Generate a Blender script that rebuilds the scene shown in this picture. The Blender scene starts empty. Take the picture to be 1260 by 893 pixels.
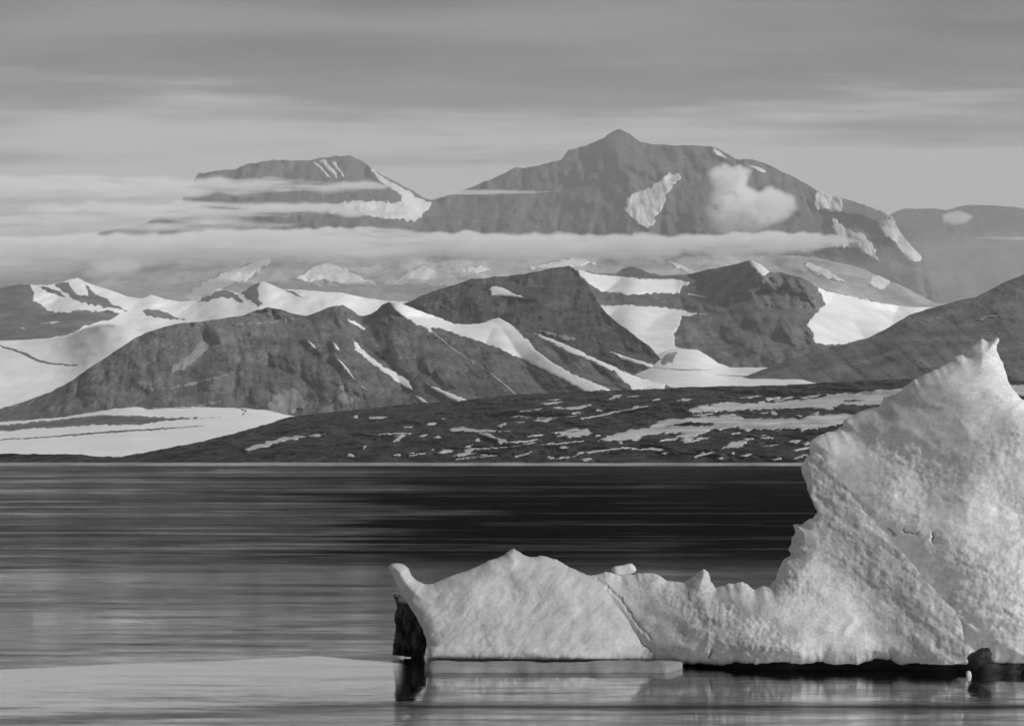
import bpy, math
import numpy as np
from mathutils import Vector

# ------------------------------------------------------------------ camera, light, exposure
S = bpy.context.scene
C = S.collection
W, H = 1260.0, 893.0
F = 2729.0            # focal length in photograph pixels (about 26 degrees across)
HOR = 566.0           # row of the true horizon
CAMZ = 6.0            # eye height on deck above the sea, metres

cam_d = bpy.data.cameras.new('camera')
cam = bpy.data.objects.new('camera', cam_d); C.objects.link(cam)
cam.location = (0, 0, CAMZ); cam.rotation_euler = (math.radians(90), 0, 0)
cam_d.sensor_fit = 'HORIZONTAL'; cam_d.sensor_width = 36.0
cam_d.lens = 36.0 * F / W
cam_d.shift_y = (HOR - H / 2) / W
cam_d.clip_start = 0.5; cam_d.clip_end = 200000.0
S.camera = cam

SUN_EL, SUN_AZ = math.radians(29), math.radians(123)     # azimuth clockwise from +Y
to_sun = Vector((math.sin(SUN_AZ) * math.cos(SUN_EL), math.cos(SUN_AZ) * math.cos(SUN_EL), math.sin(SUN_EL)))
sl = bpy.data.lights.new('sun', 'SUN'); sl.energy = 3.7; sl.angle = math.radians(4.0); sl.color = (1, 1, 1)
sun = bpy.data.objects.new('sun', sl); C.objects.link(sun)
sun.location = (0, 0, 9000); sun.rotation_euler = to_sun.to_track_quat('Z', 'Y').to_euler()

S.view_settings.view_transform = 'Standard'; S.view_settings.look = 'None'
S.view_settings.exposure = 0.0; S.view_settings.gamma = 1.0
S.view_settings.use_curve_mapping = False
S.render.engine = 'CYCLES'
S.cycles.max_bounces = 8; S.cycles.volume_bounces = 8; S.cycles.diffuse_bounces = 3
S.cycles.use_denoising = True
S.cycles.use_adaptive_sampling = False

def node(nt, typ, x=None, **kw):
    n = nt.nodes.new(typ)
    for k, v in kw.items():
        setattr(n, k, v)
    return n

def ramp(nt, stops, interp='LINEAR'):
    r = nt.nodes.new('ShaderNodeValToRGB'); cr = r.color_ramp; cr.interpolation = interp
    while len(cr.elements) < len(stops): cr.elements.new(0.5)
    for e, (p, c) in zip(cr.elements, stops):
        e.position = p; e.color = (c, c, c, 1)
    return r

def math_n(nt, op, a, b=None, clamp=False):
    n = nt.nodes.new('ShaderNodeMath'); n.operation = op; n.use_clamp = clamp
    for i, q in enumerate((a, b)):
        if q is None: continue
        if isinstance(q, (int, float)): n.inputs[i].default_value = q
        else: nt.links.new(q, n.inputs[i])
    return n.outputs[0]

# monochrome daylight sky with thin stratus streaks
world = bpy.data.worlds.new('World'); S.world = world; world.use_nodes = True
wt = world.node_tree; wt.nodes.clear(); L = wt.links.new
sky = node(wt, 'ShaderNodeTexSky'); sky.sky_type = 'NISHITA'; sky.sun_disc = False
sky.sun_elevation = SUN_EL; sky.sun_rotation = SUN_AZ; sky.dust_density = 2.0; sky.altitude = 0
bw = node(wt, 'ShaderNodeRGBToBW'); L(sky.outputs[0], bw.inputs[0])
tc = node(wt, 'ShaderNodeTexCoord'); sp = node(wt, 'ShaderNodeSeparateXYZ'); L(tc.outputs['Generated'], sp.inputs[0])
zz = math_n(wt, 'MAXIMUM', sp.outputs[2], 0.0)
den = math_n(wt, 'ADD', zz, 0.06)
px = math_n(wt, 'DIVIDE', sp.outputs[0], den); py = math_n(wt, 'DIVIDE', sp.outputs[1], den)
cb = node(wt, 'ShaderNodeCombineXYZ'); L(math_n(wt, 'MULTIPLY', px, 0.9), cb.inputs[0]); L(math_n(wt, 'MULTIPLY', py, 2.2), cb.inputs[1])
nz = node(wt, 'ShaderNodeTexNoise'); nz.inputs['Scale'].default_value = 1.1; nz.inputs['Detail'].default_value = 6; nz.inputs['Roughness'].default_value = 0.55
L(cb.outputs[0], nz.inputs['Vector'])
# stratus deck starts about nine degrees up, its lower edge ragged
edge = math_n(wt, 'ADD', zz, math_n(wt, 'MULTIPLY', math_n(wt, 'SUBTRACT', nz.outputs['Fac'], 0.5), 0.14))
deck = ramp(wt, [(0.0, 0.0), (0.132, 0.0), (0.168, 1.0), (1.0, 1.0)], 'EASE'); L(edge, deck.inputs[0])
strk = ramp(wt, [(0.38, 0.42), (0.62, 1.30)]); L(nz.outputs['Fac'], strk.inputs[0])
SKY_K = 0.10
base_v = math_n(wt, 'MULTIPLY', bw.outputs[0], SKY_K)
clear = math_n(wt, 'ADD', math_n(wt, 'MULTIPLY', base_v, 0.15), 0.42)   # thin high overcast veils the blue
cloudv = math_n(wt, 'MULTIPLY', strk.outputs[0], 0.155)
mx = node(wt, 'ShaderNodeMix'); mx.data_type = 'FLOAT'
L(deck.outputs[0], mx.inputs[0]); L(clear, mx.inputs[2]); L(cloudv, mx.inputs[3])
bg = node(wt, 'ShaderNodeBackground'); L(mx.outputs[0], bg.inputs['Color']); bg.inputs['Strength'].default_value = 1.0
wo = node(wt, 'ShaderNodeOutputWorld'); L(bg.outputs[0], wo.inputs['Surface'])

# ------------------------------------------------------------------ helpers
def vnoise(x, y, seed=0):
    x = np.asarray(x, float); y = np.asarray(y, float)
    ix = np.floor(x).astype(np.int64); iy = np.floor(y).astype(np.int64)
    fx = x - ix; fy = y - iy
    fx = fx * fx * fx * (fx * (fx * 6 - 15) + 10); fy = fy * fy * fy * (fy * (fy * 6 - 15) + 10)
    def h(a, b):
        n = (a * 374761393 + b * 668265263 + seed * 1442695041) & 0xFFFFFFFF
        n = ((n ^ (n >> 13)) * 1274126177) & 0xFFFFFFFF
        n = ((n ^ (n >> 15)) * 2246822519) & 0xFFFFFFFF
        return ((n ^ (n >> 16)) & 0xFFFFFF) / float(0xFFFFFF)
    a = h(ix, iy); b = h(ix + 1, iy); c = h(ix, iy + 1); d = h(ix + 1, iy + 1)
    return (a + (b - a) * fx) * (1 - fy) + (c + (d - c) * fx) * fy

def fbm(x, y, octaves=5, seed=0, gain=0.5, ridged=False):
    """about -1..1"""
    tot = 0; amp = 1.0; s = 0
    c, sn = math.cos(0.6), math.sin(0.6)
    for o in range(octaves):
        n = vnoise(x, y, seed + 17 * o) * 2 - 1
        if ridged: n = 1 - 2 * np.abs(n)
        tot = tot + n * amp; s += amp
        amp *= gain
        x, y = (c * x - sn * y) * 2.03 + 11.3, (sn * x + c * y) * 2.03 + 4.7
    return tot / s * 1.5

def P(u, v, d):
    u = np.asarray(u, float); v = np.asarray(v, float); d = np.asarray(d, float)
    return np.stack([(u - 630) / F * d, d + 0 * u, CAMZ + (HOR - v) / F * d], -1)

def smooth(x):
    x = np.clip(x, 0, 1); return x * x * (3 - 2 * x)

def mesh_obj(name, verts, faces, mat, parent=None, shade=True):
    me = bpy.data.meshes.new(name)
    verts = np.asarray(verts, np.float32); faces = np.asarray(faces, np.int32)
    k = faces.shape[1]
    me.vertices.add(len(verts)); me.vertices.foreach_set('co', verts.ravel())
    me.loops.add(faces.size); me.loops.foreach_set('vertex_index', faces.ravel())
    me.polygons.add(len(faces))
    me.polygons.foreach_set('loop_start', np.arange(0, faces.size, k, dtype=np.int32))
    me.polygons.foreach_set('use_smooth', np.full(len(faces), shade))
    me.update(calc_edges=True); me.validate()
    me.materials.append(mat)
    o = bpy.data.objects.new(name, me); C.objects.link(o)
    if parent: o.parent = parent
    return o

def tag(o, label=None, cat=None, group=None, kind=None):
    if label: o['label'] = label
    if cat: o['category'] = cat
    if group: o['group'] = group
    if kind: o['kind'] = kind
    return o

# ------------------------------------------------------------------ materials
def new_mat(name):
    m = bpy.data.materials.new(name); m.use_nodes = True
    nt = m.node_tree; nt.nodes.clear()
    out = nt.nodes.new('ShaderNodeOutputMaterial')
    return m, nt, out

def ground_mat(name, lo, hi, scale, bump_d, detail=9, rough=0.95, stretch=(1, 1, 1), bump=1.0, p=(0.32, 0.68), fine=None, grain=6.0, gmix=0.35, gz=1.0):
    m, nt, out = new_mat(name); L = nt.links.new
    t = nt.nodes.new('ShaderNodeTexCoord'); mp = nt.nodes.new('ShaderNodeMapping'); mp.inputs['Scale'].default_value = stretch
    L(t.outputs['Object'], mp.inputs[0])
    n = nt.nodes.new('ShaderNodeTexNoise'); n.inputs['Scale'].default_value = scale; n.inputs['Detail'].default_value = detail
    n.inputs['Roughness'].default_value = 0.62; L(mp.outputs[0], n.inputs['Vector'])
    nf = nt.nodes.new('ShaderNodeTexNoise'); nf.inputs['Scale'].default_value = scale * grain; nf.inputs['Detail'].default_value = 4
    nf.inputs['Roughness'].default_value = 0.75; mpg = nt.nodes.new('ShaderNodeMapping'); mpg.inputs['Scale'].default_value = (stretch[0], stretch[1], stretch[2] * gz); L(t.outputs['Object'], mpg.inputs[0]); L(mpg.outputs[0], nf.inputs['Vector'])
    mixn = math_n(nt, 'ADD', math_n(nt, 'MULTIPLY', n.outputs['Fac'], 1 - gmix), math_n(nt, 'MULTIPLY', nf.outputs['Fac'], gmix))
    r = ramp(nt, [(p[0], lo), (p[1], hi)]); L(mixn, r.inputs[0])
    b = nt.nodes.new('ShaderNodeBsdfPrincipled'); b.inputs['Roughness'].default_value = rough
    b.inputs['Specular IOR Level'].default_value = 0.15
    L(r.outputs[0], b.inputs['Base Color'])
    n2 = nt.nodes.new('ShaderNodeTexNoise'); n2.inputs['Scale'].default_value = fine or scale * 3; n2.inputs['Detail'].default_value = detail
    n2.inputs['Roughness'].default_value = 0.7; L(mp.outputs[0], n2.inputs['Vector'])
    bp = nt.nodes.new('ShaderNodeBump'); bp.inputs['Strength'].default_value = bump; bp.inputs['Distance'].default_value = bump_d
    L(n2.outputs['Fac'], bp.inputs['Height']); L(bp.outputs[0], b.inputs['Normal'])
    L(b.outputs[0], out.inputs['Surface'])
    return m

M_ROCK = ground_mat('scree_rock', 0.04, 0.25, 1 / 110, 9, fine=1 / 16, p=(0.37, 0.64), grain=11, gmix=0.55, gz=0.45)
M_ROCKD = ground_mat('dark_rock', 0.018, 0.165, 1 / 90, 10, fine=1 / 16, p=(0.38, 0.65), grain=9, gmix=0.55, gz=0.6)
M_MOR = ground_mat('moraine_rubble', 0.003, 0.085, 1 / 24, 8, p=(0.44, 0.62), stretch=(1, 0.12, 2.0), grain=4, gmix=0.45)
M_FAR = ground_mat('far_rock', 0.07, 0.17, 1 / 300, 60, p=(0.36, 0.64), grain=6, gmix=0.5, gz=0.5)
M_APRON = ground_mat('snow_dusted_far_slope', 0.16, 0.62, 1 / 600, 40, p=(0.40, 0.66), stretch=(1, 1, 1.6))
M_SNOW = ground_mat('snow', 0.72, 0.86, 1 / 120, 3, bump=0.5)
M_DUST = ground_mat('dusted_scree', 0.17, 0.27, 1 / 40, 5, bump=0.6)
M_OLDS = ground_mat('old_grey_snow', 0.36, 0.60, 1 / 30, 3, bump=0.6)
M_FARS = ground_mat('far_snow', 0.42, 0.74, 1 / 220, 20, bump=0.8, p=(0.36, 0.6))

def patch_mat(name, lo, hi, under, scale, spread=1.0, bump_d=3.0):
    """a cover of snow (or rubble) that gets thin and broken towards its own margin"""
    m, nt, out = new_mat(name); L = nt.links.new
    t = nt.nodes.new('ShaderNodeTexCoord')
    n = nt.nodes.new('ShaderNodeTexNoise'); n.inputs['Scale'].default_value = scale; n.inputs['Detail'].default_value = 6; n.inputs['Roughness'].default_value = 0.7
    mp = nt.nodes.new('ShaderNodeMapping'); mp.inputs['Scale'].default_value = (1, 0.35, 1); L(t.outputs['Object'], mp.inputs[0]); L(mp.outputs[0], n.inputs['Vector'])
    n2 = nt.nodes.new('ShaderNodeTexNoise'); n2.inputs['Scale'].default_value = scale * 0.25; n2.inputs['Detail'].default_value = 5; L(t.outputs['Object'], n2.inputs['Vector'])
    r = ramp(nt, [(0.3, lo), (0.7, hi)]); L(n2.outputs['Fac'], r.inputs[0])
    ru = ramp(nt, [(0.35, under * 0.5), (0.65, under * 1.5)]); L(n.outputs['Fac'], ru.inputs[0])
    at = nt.nodes.new('ShaderNodeAttribute'); at.attribute_name = 'edge'
    f = math_n(nt, 'ADD', math_n(nt, 'MULTIPLY', at.outputs['Fac'], 1.5), math_n(nt, 'MULTIPLY', math_n(nt, 'SUBTRACT', n.outputs['Fac'], 0.5), 2.6 * spread))
    f = math_n(nt, 'MULTIPLY', math_n(nt, 'SUBTRACT', f, 0.22), 3.5, True)
    mx = nt.nodes.new('ShaderNodeMix'); mx.data_type = 'RGBA'; L(f, mx.inputs[0]); L(ru.outputs[0], mx.inputs[6]); L(r.outputs[0], mx.inputs[7])
    b = nt.nodes.new('ShaderNodeBsdfPrincipled'); b.inputs['Roughness'].default_value = 0.95; b.inputs['Specular IOR Level'].default_value = 0.15
    L(mx.outputs[2], b.inputs['Base Color'])
    bp = nt.nodes.new('ShaderNodeBump'); bp.inputs['Strength'].default_value = 0.5; bp.inputs['Distance'].default_value = bump_d
    L(n.outputs['Fac'], bp.inputs['Height']); L(bp.outputs[0], b.inputs['Normal'])
    L(b.outputs[0], out.inputs['Surface'])
    return m
P_SNOW = patch_mat('drifted_snow', 0.70, 0.86, 0.10, 1 / 28)
P_OLDS = patch_mat('old_snow', 0.34, 0.60, 0.08, 1 / 22, 1.3)
P_MORS = patch_mat('stranded_old_snow', 0.32, 0.62, 0.03, 1 / 14, 2.0)
P_FARS = patch_mat('far_drifted_snow', 0.50, 0.76, 0.12, 1 / 130, 1.5, 12)
P_DUST = patch_mat('dusted_scree_cover', 0.17, 0.28, 0.12, 1 / 25, 1.6)
P_RUBB = patch_mat('thin_rubble', 0.16, 0.30, 0.74, 1 / 20, 2.0)
P_ROCK = patch_mat('bare_outcrop', 0.07, 0.17, 0.72, 1 / 30, 0.9)

def ice_mat(name, lo, hi, scale, bump_d, fine, rough=0.6, p=(0.3, 0.7), stretch=(1, 1, 1), bump=0.6, **kw):
    return ground_mat(name, lo, hi, scale, bump_d, rough=rough, fine=fine, p=p, stretch=stretch, bump=bump, **kw)
M_HUMP = ice_mat('weathered_berg_ice', 0.36, 0.54, 1.1, 0.02, 18, grain=10, gmix=0.45, p=(0.36, 0.64))
M_SLAB = ice_mat('granular_berg_ice', 0.40, 0.70, 1.4, 0.03, 18, bump=0.5, grain=8, gmix=0.5, p=(0.36, 0.64))
M_PINN = ice_mat('snowy_berg_ice', 0.48, 0.86, 0.8, 0.03, 16, bump=0.5, grain=9, gmix=0.45, p=(0.36, 0.64))
M_DARKICE = ice_mat('shade_dark_ice', 0.01, 0.16, 2.2, 0.08, 5, rough=0.45, p=(0.45, 0.72))  # shade under the overhanging berg tip, painted into the ice colour
M_NOTCH = ice_mat('wet_shaded_undercut', 0.01, 0.035, 1.2, 0.06, 4, rough=0.5)  # wet ice with the undercut's shadow painted in as near-black
M_FOOT = ice_mat('washed_ice_foot', 0.16, 0.30, 1.4, 0.05, 6, stretch=(0.35, 1, 1))
M_SHORE = ice_mat('shore_ice', 0.20, 0.32, 0.03, 0.5, 0.2)

def cloud_mat(name, dens):
    m, nt, out = new_mat(name)
    v = nt.nodes.new('ShaderNodeVolumeScatter'); v.inputs['Color'].default_value = (1, 1, 1, 1)
    v.inputs['Density'].default_value = dens; v.inputs['Anisotropy'].default_value = 0.0
    nt.links.new(v.outputs[0], out.inputs['Volume'])
    return m

# ------------------------------------------------------------------ pieces traced as outlines, built on real surfaces
def poly_sd(poly, u, v):
    """signed distance (positive inside) and nearest boundary point, all in traced units"""
    poly = np.asarray(poly, float)
    n = u.size; best = np.full(n, 1e18); nu_ = np.zeros(n); nv_ = np.zeros(n); inside = np.zeros(n, bool)
    for i in range(len(poly)):
        a = poly[i]; b = poly[(i + 1) % len(poly)]
        d = b - a; l2 = max(d @ d, 1e-12)
        t = np.clip(((u - a[0]) * d[0] + (v - a[1]) * d[1]) / l2, 0, 1)
        qx = a[0] + t * d[0]; qy = a[1] + t * d[1]
        dd = (u - qx) ** 2 + (v - qy) ** 2
        k = dd < best
        best[k] = dd[k]; nu_[k] = qx[k]; nv_[k] = qy[k]
        c = (a[1] > v) != (b[1] > v)
        if a[1] != b[1]:
            xi = a[0] + (v - a[1]) / (b[1] - a[1]) * (b[0] - a[0])
            inside ^= c & (u < xi)
    s = np.sqrt(best); return np.where(inside, s, -s), nu_, nv_

def roughen(poly, seg, amp, freq, seed, vert=1.0):
    poly = np.asarray(poly, float); out = []
    for i in range(len(poly)):
        a = poly[i]; b = poly[(i + 1) % len(poly)]
        k = max(1, int(np.hypot(*(b - a)) / seg))
        for j in range(k): out.append(a + (b - a) * j / k)
    q = np.array(out)
    if amp:
        q = q + amp * np.stack([fbm(q[:, 0] * freq, q[:, 1] * freq, 3, seed), vert * fbm(q[:, 0] * freq + 50, q[:, 1] * freq, 3, seed + 5)], -1)
    return q

def sheet(poly, su, sv=None):
    """grid fitted to an outline: returns u, v, quads, edge distance, rim flag"""
    sv = sv or su
    poly = np.asarray(poly, float)
    u0, v0 = poly.min(0) - 1.5 * su; u1, v1 = poly.max(0) + 1.5 * su
    nu = int((u1 - u0) / su) + 2; nv = int((v1 - v0) / sv) + 2
    U, V = np.meshgrid(u0 + np.arange(nu) * su, v0 + np.arange(nv) * sv)
    uf, vf = U.ravel(), V.ravel()
    sd, qx, qy = poly_sd(poly, uf, vf)
    ins = (sd > 0)
    idx = np.arange(nu * nv).reshape(nv, nu)
    q = np.stack([idx[:-1, :-1], idx[:-1, 1:], idx[1:, 1:], idx[1:, :-1]], -1).reshape(-1, 4)
    q = q[ins[q].any(1)]
    used = np.unique(q); re = np.full(nu * nv, -1); re[used] = np.arange(len(used)); q = re[q]
    uu = np.where(ins, uf, qx)[used]; vv = np.where(ins, vf, qy)[used]
    e = np.where(ins, sd, 0)[used]; rim = ~ins[used]
    return uu, vv, q, e, rim

def closed(name, poly, su, front, back, mat, parent=None, sv=None, crisp=False):
    """a closed lump: front and back surfaces meet along the rim"""
    u, v, q, e, rim = sheet(poly, su, sv)
    df = front(u, v, e); db = np.maximum(back(u, v, e), df + 1e-4)
    n = len(u)
    mid = (df + db) / 2
    fv = P(u, v, np.where(rim, mid, df)); bv = P(u, v, db)
    bi = np.where(rim, np.arange(n), -1); k = np.where(~rim)[0]
    bi[k] = n + np.arange(len(k))
    if crisp:
        verts = np.concatenate([P(u, v, df), P(u, v, np.where(rim, df, db))]); return mesh_obj(name, verts, np.concatenate([q[:, ::-1], q + n]), mat, parent)
    verts = np.concatenate([fv, bv[k]])
    faces = np.concatenate([q[:, ::-1], bi[q]])
    return mesh_obj(name, verts, faces, mat, parent)

class Terrain:
    def __init__(s, name, label, cat, ridge, base, Dr, Db, mat, relief, pw=1.0, su=2.0, nv=90, jag=0.7, seed=1, back=600, skew=0.0, sm=9.0, quiet=(), qr=9.0, qmin=0.08):
        s.ridge = np.array(ridge, float); s.base = np.array(base, float)
        s.Dr = np.array(Dr, float); s.Db = np.array(Db, float)
        s.pw = pw; s.relief = relief; s.seed = seed; s.jag = jag; s.skew = skew
        s.quiet = [np.asarray(q, float) for q in quiet]; s.qr = qr; s.qmin = qmin
        gu = np.arange(s.ridge[0, 0] - 120, s.ridge[-1, 0] + 121, 1.0)
        def blur(tab, sg):
            val = np.interp(gu, tab[:, 0], tab[:, 1]); k = np.exp(-0.5 * (np.arange(-90, 91) / sg) ** 2); k /= k.sum()
            return np.convolve(np.pad(val, 90, mode='edge'), k, 'valid')
        s.gu = gu; s.gr = blur(s.ridge, sm); s.gdr = blur(s.Dr, 28); s.gdb = blur(s.Db, 28); s.gb = blur(s.base, 20)
        us = np.arange(s.ridge[0, 0], s.ridge[-1, 0] + su, su)
        T = np.linspace(0, 1, nv)
        U, TT = np.meshgrid(us, T)
        vr, vb = s.vr(U), s.vb(U)
        V = vb + (vr - vb) * TT
        D = s.depth(U, V)
        pts = P(U, V, D)                                     # rows base -> ridge
        top = pts[-1]
        rows = [pts]
        for f, dz in ((0.25, 0.10), (0.6, 0.35), (1.0, 0.7)):
            b = top.copy(); b[:, 1] += back * f; b[:, 2] = np.maximum(-0.3, b[:, 2] - back * dz); rows.append(b[None])
        sk = pts[0].copy(); sk[:, 2] = -0.3; sk[:, 1] += 2
        allp = np.concatenate([sk[None]] + rows)
        nr, nc = allp.shape[:2]
        idx = np.arange(nr * nc).reshape(nr, nc)
        q = np.stack([idx[:-1, :-1], idx[:-1, 1:], idx[1:, 1:], idx[1:, :-1]], -1).reshape(-1, 4)
        s.o = mesh_obj(name, allp.reshape(-1, 3), q, mat)
        tag(s.o, label, cat, kind='structure')
    def vr(s, u):
        r = np.interp(u, s.ridge[:, 0], s.ridge[:, 1])
        return r + s.jag * fbm(np.asarray(u) / 7.0, 0 * np.asarray(u), 4, s.seed + 3)
    def vb(s, u): return np.interp(u, s.base[:, 0], s.base[:, 1])
    def depth(s, u, v):
        vr, vb = np.interp(u, s.gu, s.gr), np.interp(u, s.gu, s.gb)
        t = np.clip((vb - v) / np.maximum(vb - vr, 4.0), 0, 1.35)
        dr = np.interp(u, s.gu, s.gdr); db = np.interp(u, s.gu, s.gdb)
        d = db + (dr - db) * t ** s.pw
        x = (u - 630) / F * d; z = (HOR - v) / F * d
        x = x + s.skew * z
        q = s.calm(u, v)
        for i, (amp, wx, wz, kind) in enumerate(s.relief):
            n = amp * fbm(x / wx + 7 * i, z / wz + 3 * i, 5, s.seed + 31 * i, 0.5, kind == 'r')
            if i == 0: n = n if q is None else q * n + (1 - q) * amp * fbm(x / wx, z / wz, 2, s.seed, 0.5, kind == 'r')
            elif q is not None: n = n * q
            d = d + n
        return d
    def calm(s, u, v):
        """1 on bare rock, 0 where drifted snow has filled the gullies"""
        if not s.quiet: return None
        shp = np.shape(u); uf = np.ravel(u); vf = np.ravel(v); w = np.ones(uf.size); r = s.qr
        for q in s.quiet:
            lo = q.min(0) - r; hi = q.max(0) + r
            k = np.where((uf > lo[0]) & (uf < hi[0]) & (vf > lo[1]) & (vf < hi[1]))[0]
            if k.size:
                sd, _, _ = poly_sd(q, uf[k], vf[k])
                w[k] = np.minimum(w[k], s.qmin + (1 - s.qmin) * smooth((1.0 - sd) / r))
        return w.reshape(shp)
    def patch(s, name, poly, mat, lift=10.0, rough=1.0, freq=0.22, step=None, soft=1.5, seed=0, sink=0.2, wl=0.34, vert=1.0):
        poly = np.asarray(poly, float)
        lo, hi = poly.min(0), poly.max(0)
        x, y = poly[:, 0], poly[:, 1]
        area = 0.5 * abs(np.dot(x, np.roll(y, 1)) - np.dot(y, np.roll(x, 1)))
        per = np.hypot(*(poly - np.roll(poly, 1, 0)).T).sum()
        wid = 2 * area / max(per, 1)
        step = step or float(np.clip(wid / 4, 0.6, 1.5))
        pr = roughen(poly, 1.5, min(rough * 1.5, wid * wl), freq, s.seed + seed + int(lo[0]), vert)
        u, v, q, e, rim = sheet(pr, step)
        v = np.maximum(v, s.vr(u)); v = np.minimum(v, s.vb(u))
        d = s.depth(u, v) - lift * (smooth(e / min(soft, wid * 0.8)) * (1 + sink) - sink)
        o = mesh_obj(name, P(u, v, d), q[:, ::-1], mat, s.o)
        a = o.data.attributes.new('edge', 'FLOAT', 'POINT'); a.data.foreach_set('value', np.clip(e / min(3.6, wid * 0.55), 0, 1).astype(np.float32))
        return o

def band(pts, w):
    """outline of a narrow strip along a line of points"""
    p = np.array(pts, float); n = len(p)
    t = np.gradient(p, axis=0); t /= np.maximum(np.hypot(t[:, 0], t[:, 1])[:, None], 1e-6)
    nn = np.stack([-t[:, 1], t[:, 0]], -1)
    w = np.interp(np.linspace(0, 1, n), np.linspace(0, 1, len(w)), w)[:, None] / 2 if hasattr(w, '__len__') else w / 2
    return np.concatenate([p + nn * w, (p - nn * w)[::-1]])

# ------------------------------------------------------------------ water
def build_water():
    m, nt, out = new_mat('sea_water'); L = nt.links.new
    at = nt.nodes.new('ShaderNodeAttribute'); at.attribute_name = 'calm'
    t = nt.nodes.new('ShaderNodeTexCoord')
    mp = nt.nodes.new('ShaderNodeMapping'); mp.inputs['Scale'].default_value = (0.12, 1.0, 1.0); L(t.outputs['Object'], mp.inputs[0])
    n = nt.nodes.new('ShaderNodeTexNoise'); n.inputs['Scale'].default_value = 1.3; n.inputs['Detail'].default_value = 5; L(mp.outputs[0], n.inputs['Vector'])
    mp2 = nt.nodes.new('ShaderNodeMapping'); mp2.inputs['Scale'].default_value = (0.8, 1.0, 1.0); L(t.outputs['Object'], mp2.inputs[0])
    n2 = nt.nodes.new('ShaderNodeTexNoise'); n2.inputs['Scale'].default_value = 4.0; n2.inputs['Detail'].default_value = 4; L(mp2.outputs[0], n2.inputs['Vector'])
    hsum = math_n(nt, 'ADD', n.outputs['Fac'], math_n(nt, 'MULTIPLY', n2.outputs['Fac'], 0.7))
    bp = nt.nodes.new('ShaderNodeBump'); L(math_n(nt, 'SUBTRACT', 0.62, math_n(nt, 'MULTIPLY', at.outputs['Fac'], 0.58)), bp.inputs['Strength']); bp.inputs['Distance'].default_value = 0.03
    L(hsum, bp.inputs['Height'])
    gl = nt.nodes.new('ShaderNodeBsdfGlossy'); L(math_n(nt, 'SUBTRACT', 0.19, math_n(nt, 'MULTIPLY', at.outputs['Fac'], 0.15)), gl.inputs['Roughness']); gl.distribution = 'MULTI_GGX'; L(bp.outputs[0], gl.inputs['Normal'])
    df = nt.nodes.new('ShaderNodeBsdfDiffuse'); df.inputs['Color'].default_value = (0.006, 0.006, 0.006, 1)
    ms = nt.nodes.new('ShaderNodeMixShader'); L(at.outputs['Fac'], ms.inputs[0]); L(df.outputs[0], ms.inputs[1]); L(gl.outputs[0], ms.inputs[2])
    fl = nt.nodes.new('ShaderNodeAttribute'); fl.attribute_name = 'film'
    fd = nt.nodes.new('ShaderNodeBsdfDiffuse'); fd.inputs['Color'].default_value = (0.6, 0.6, 0.6, 1)      # pale matte film
    ms2 = nt.nodes.new('ShaderNodeMixShader'); L(fl.outputs['Fac'], ms2.inputs[0]); L(ms.outputs[0], ms2.inputs[1]); L(fd.outputs[0], ms2.inputs[2])
    L(ms2.outputs[0], out.inputs['Surface'])
    rows_v = np.concatenate([[566.2, 567, 568.5, 570, 571, 572, 573], np.arange(574, 905, 0.8), [930, 1000, 1100]])
    us = np.arange(-300, 1561, 4.0)
    d = CAMZ * F / (rows_v - HOR)
    U, V = np.meshgrid(us, rows_v); D = np.repeat(d[:, None], len(us), 1)
    X = (U - 630) / F * D
    ext = np.array([500.0, 40000.0])
    X = np.concatenate([X[:, :1] - ext[::-1], X, X[:, -1:] + ext], 1)
    Uc = np.concatenate([U[:, :1] - [[2000, 400]], U, U[:, -1:] + [[400, 2000]]], 1)
    Y = np.repeat(d[:, None], X.shape[1], 1)
    X = np.concatenate([X, X[-1:], X[-1:]]); Y = np.concatenate([Y, Y[-1:] * 0, Y[-1:] * 0 - 300]); Uc = np.concatenate([Uc, Uc[-1:], Uc[-1:]])
    Vr = np.concatenate([rows_v, [1300, 1300]])[:, None] + 0 * X
    # how calm each strip of sea is: wind streaks and slicks
    left = [(566, .3), (575, .30), (600, .27), (630, .30), (633, .5), (637, .28), (660, .28), (688, .32), (700, .48), (708, .68), (722, .54), (735, .54), (748, .72), (764, .58), (785, .58), (795, .68), (801, .60), (803, .99), (822, .98), (838, .88), (856, .80), (866, .45), (874, .70), (900, .74), (1300, .74)]
    right = [(566, .2), (575, .08), (600, .035), (640, .02), (680, .03), (695, .14), (705, .40), (720, .35), (735, .5), (800, .6), (830, .85), (850, .88), (864, .70), (869, .12), (874, .55), (880, .74), (900, .70), (1300, .7)]
    tl = 22 * np.clip((500 - Uc) / 500, -0.4, 1.4) ** 1.0                     # the streaks run a little askew
    Vt = np.where(Vr > 690, Vr - tl * smooth((Vr - 690) / 100), Vr)
    a = np.interp(Vt, *np.array(left).T); b = np.interp(Vr, *np.array(right).T)
    w = smooth((Uc - 250 + 230 * fbm(Uc / 300, Vr / 7, 4, 63, 0.6)) / 330)
    near = Vr > 780
    w = np.where(near, smooth((Uc - 492) / 14 ), w)
    r = a * (1 - w) + b * w
    lg = np.log(np.maximum(Y, 20))
    streak = fbm(Uc / 210, Vr / 3.6, 5, 91, 0.62) * 0.42 + fbm(Uc / 45, Vr / 2.2, 4, 97, 0.65) * 0.24
    blot = fbm(X / 60, Y / 60, 5, 40, 0.6) * 0.2
    lines = smooth((fbm(Uc / 380 + 3, Vr / 2.4, 4, 131, 0.55) - 0.38) / 0.3) * (Vr < 705) * (1 - 0.75 * w)
    r = r + 0.30 * lines
    film = smooth((Vt + 2.0 * fbm(Uc / 120, 0 * Uc, 4, 77) - 801.8) / 2.2) * (1 - smooth((Vt - 810) / 48)) * (1 - smooth((Uc - 486) / 12))
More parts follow.
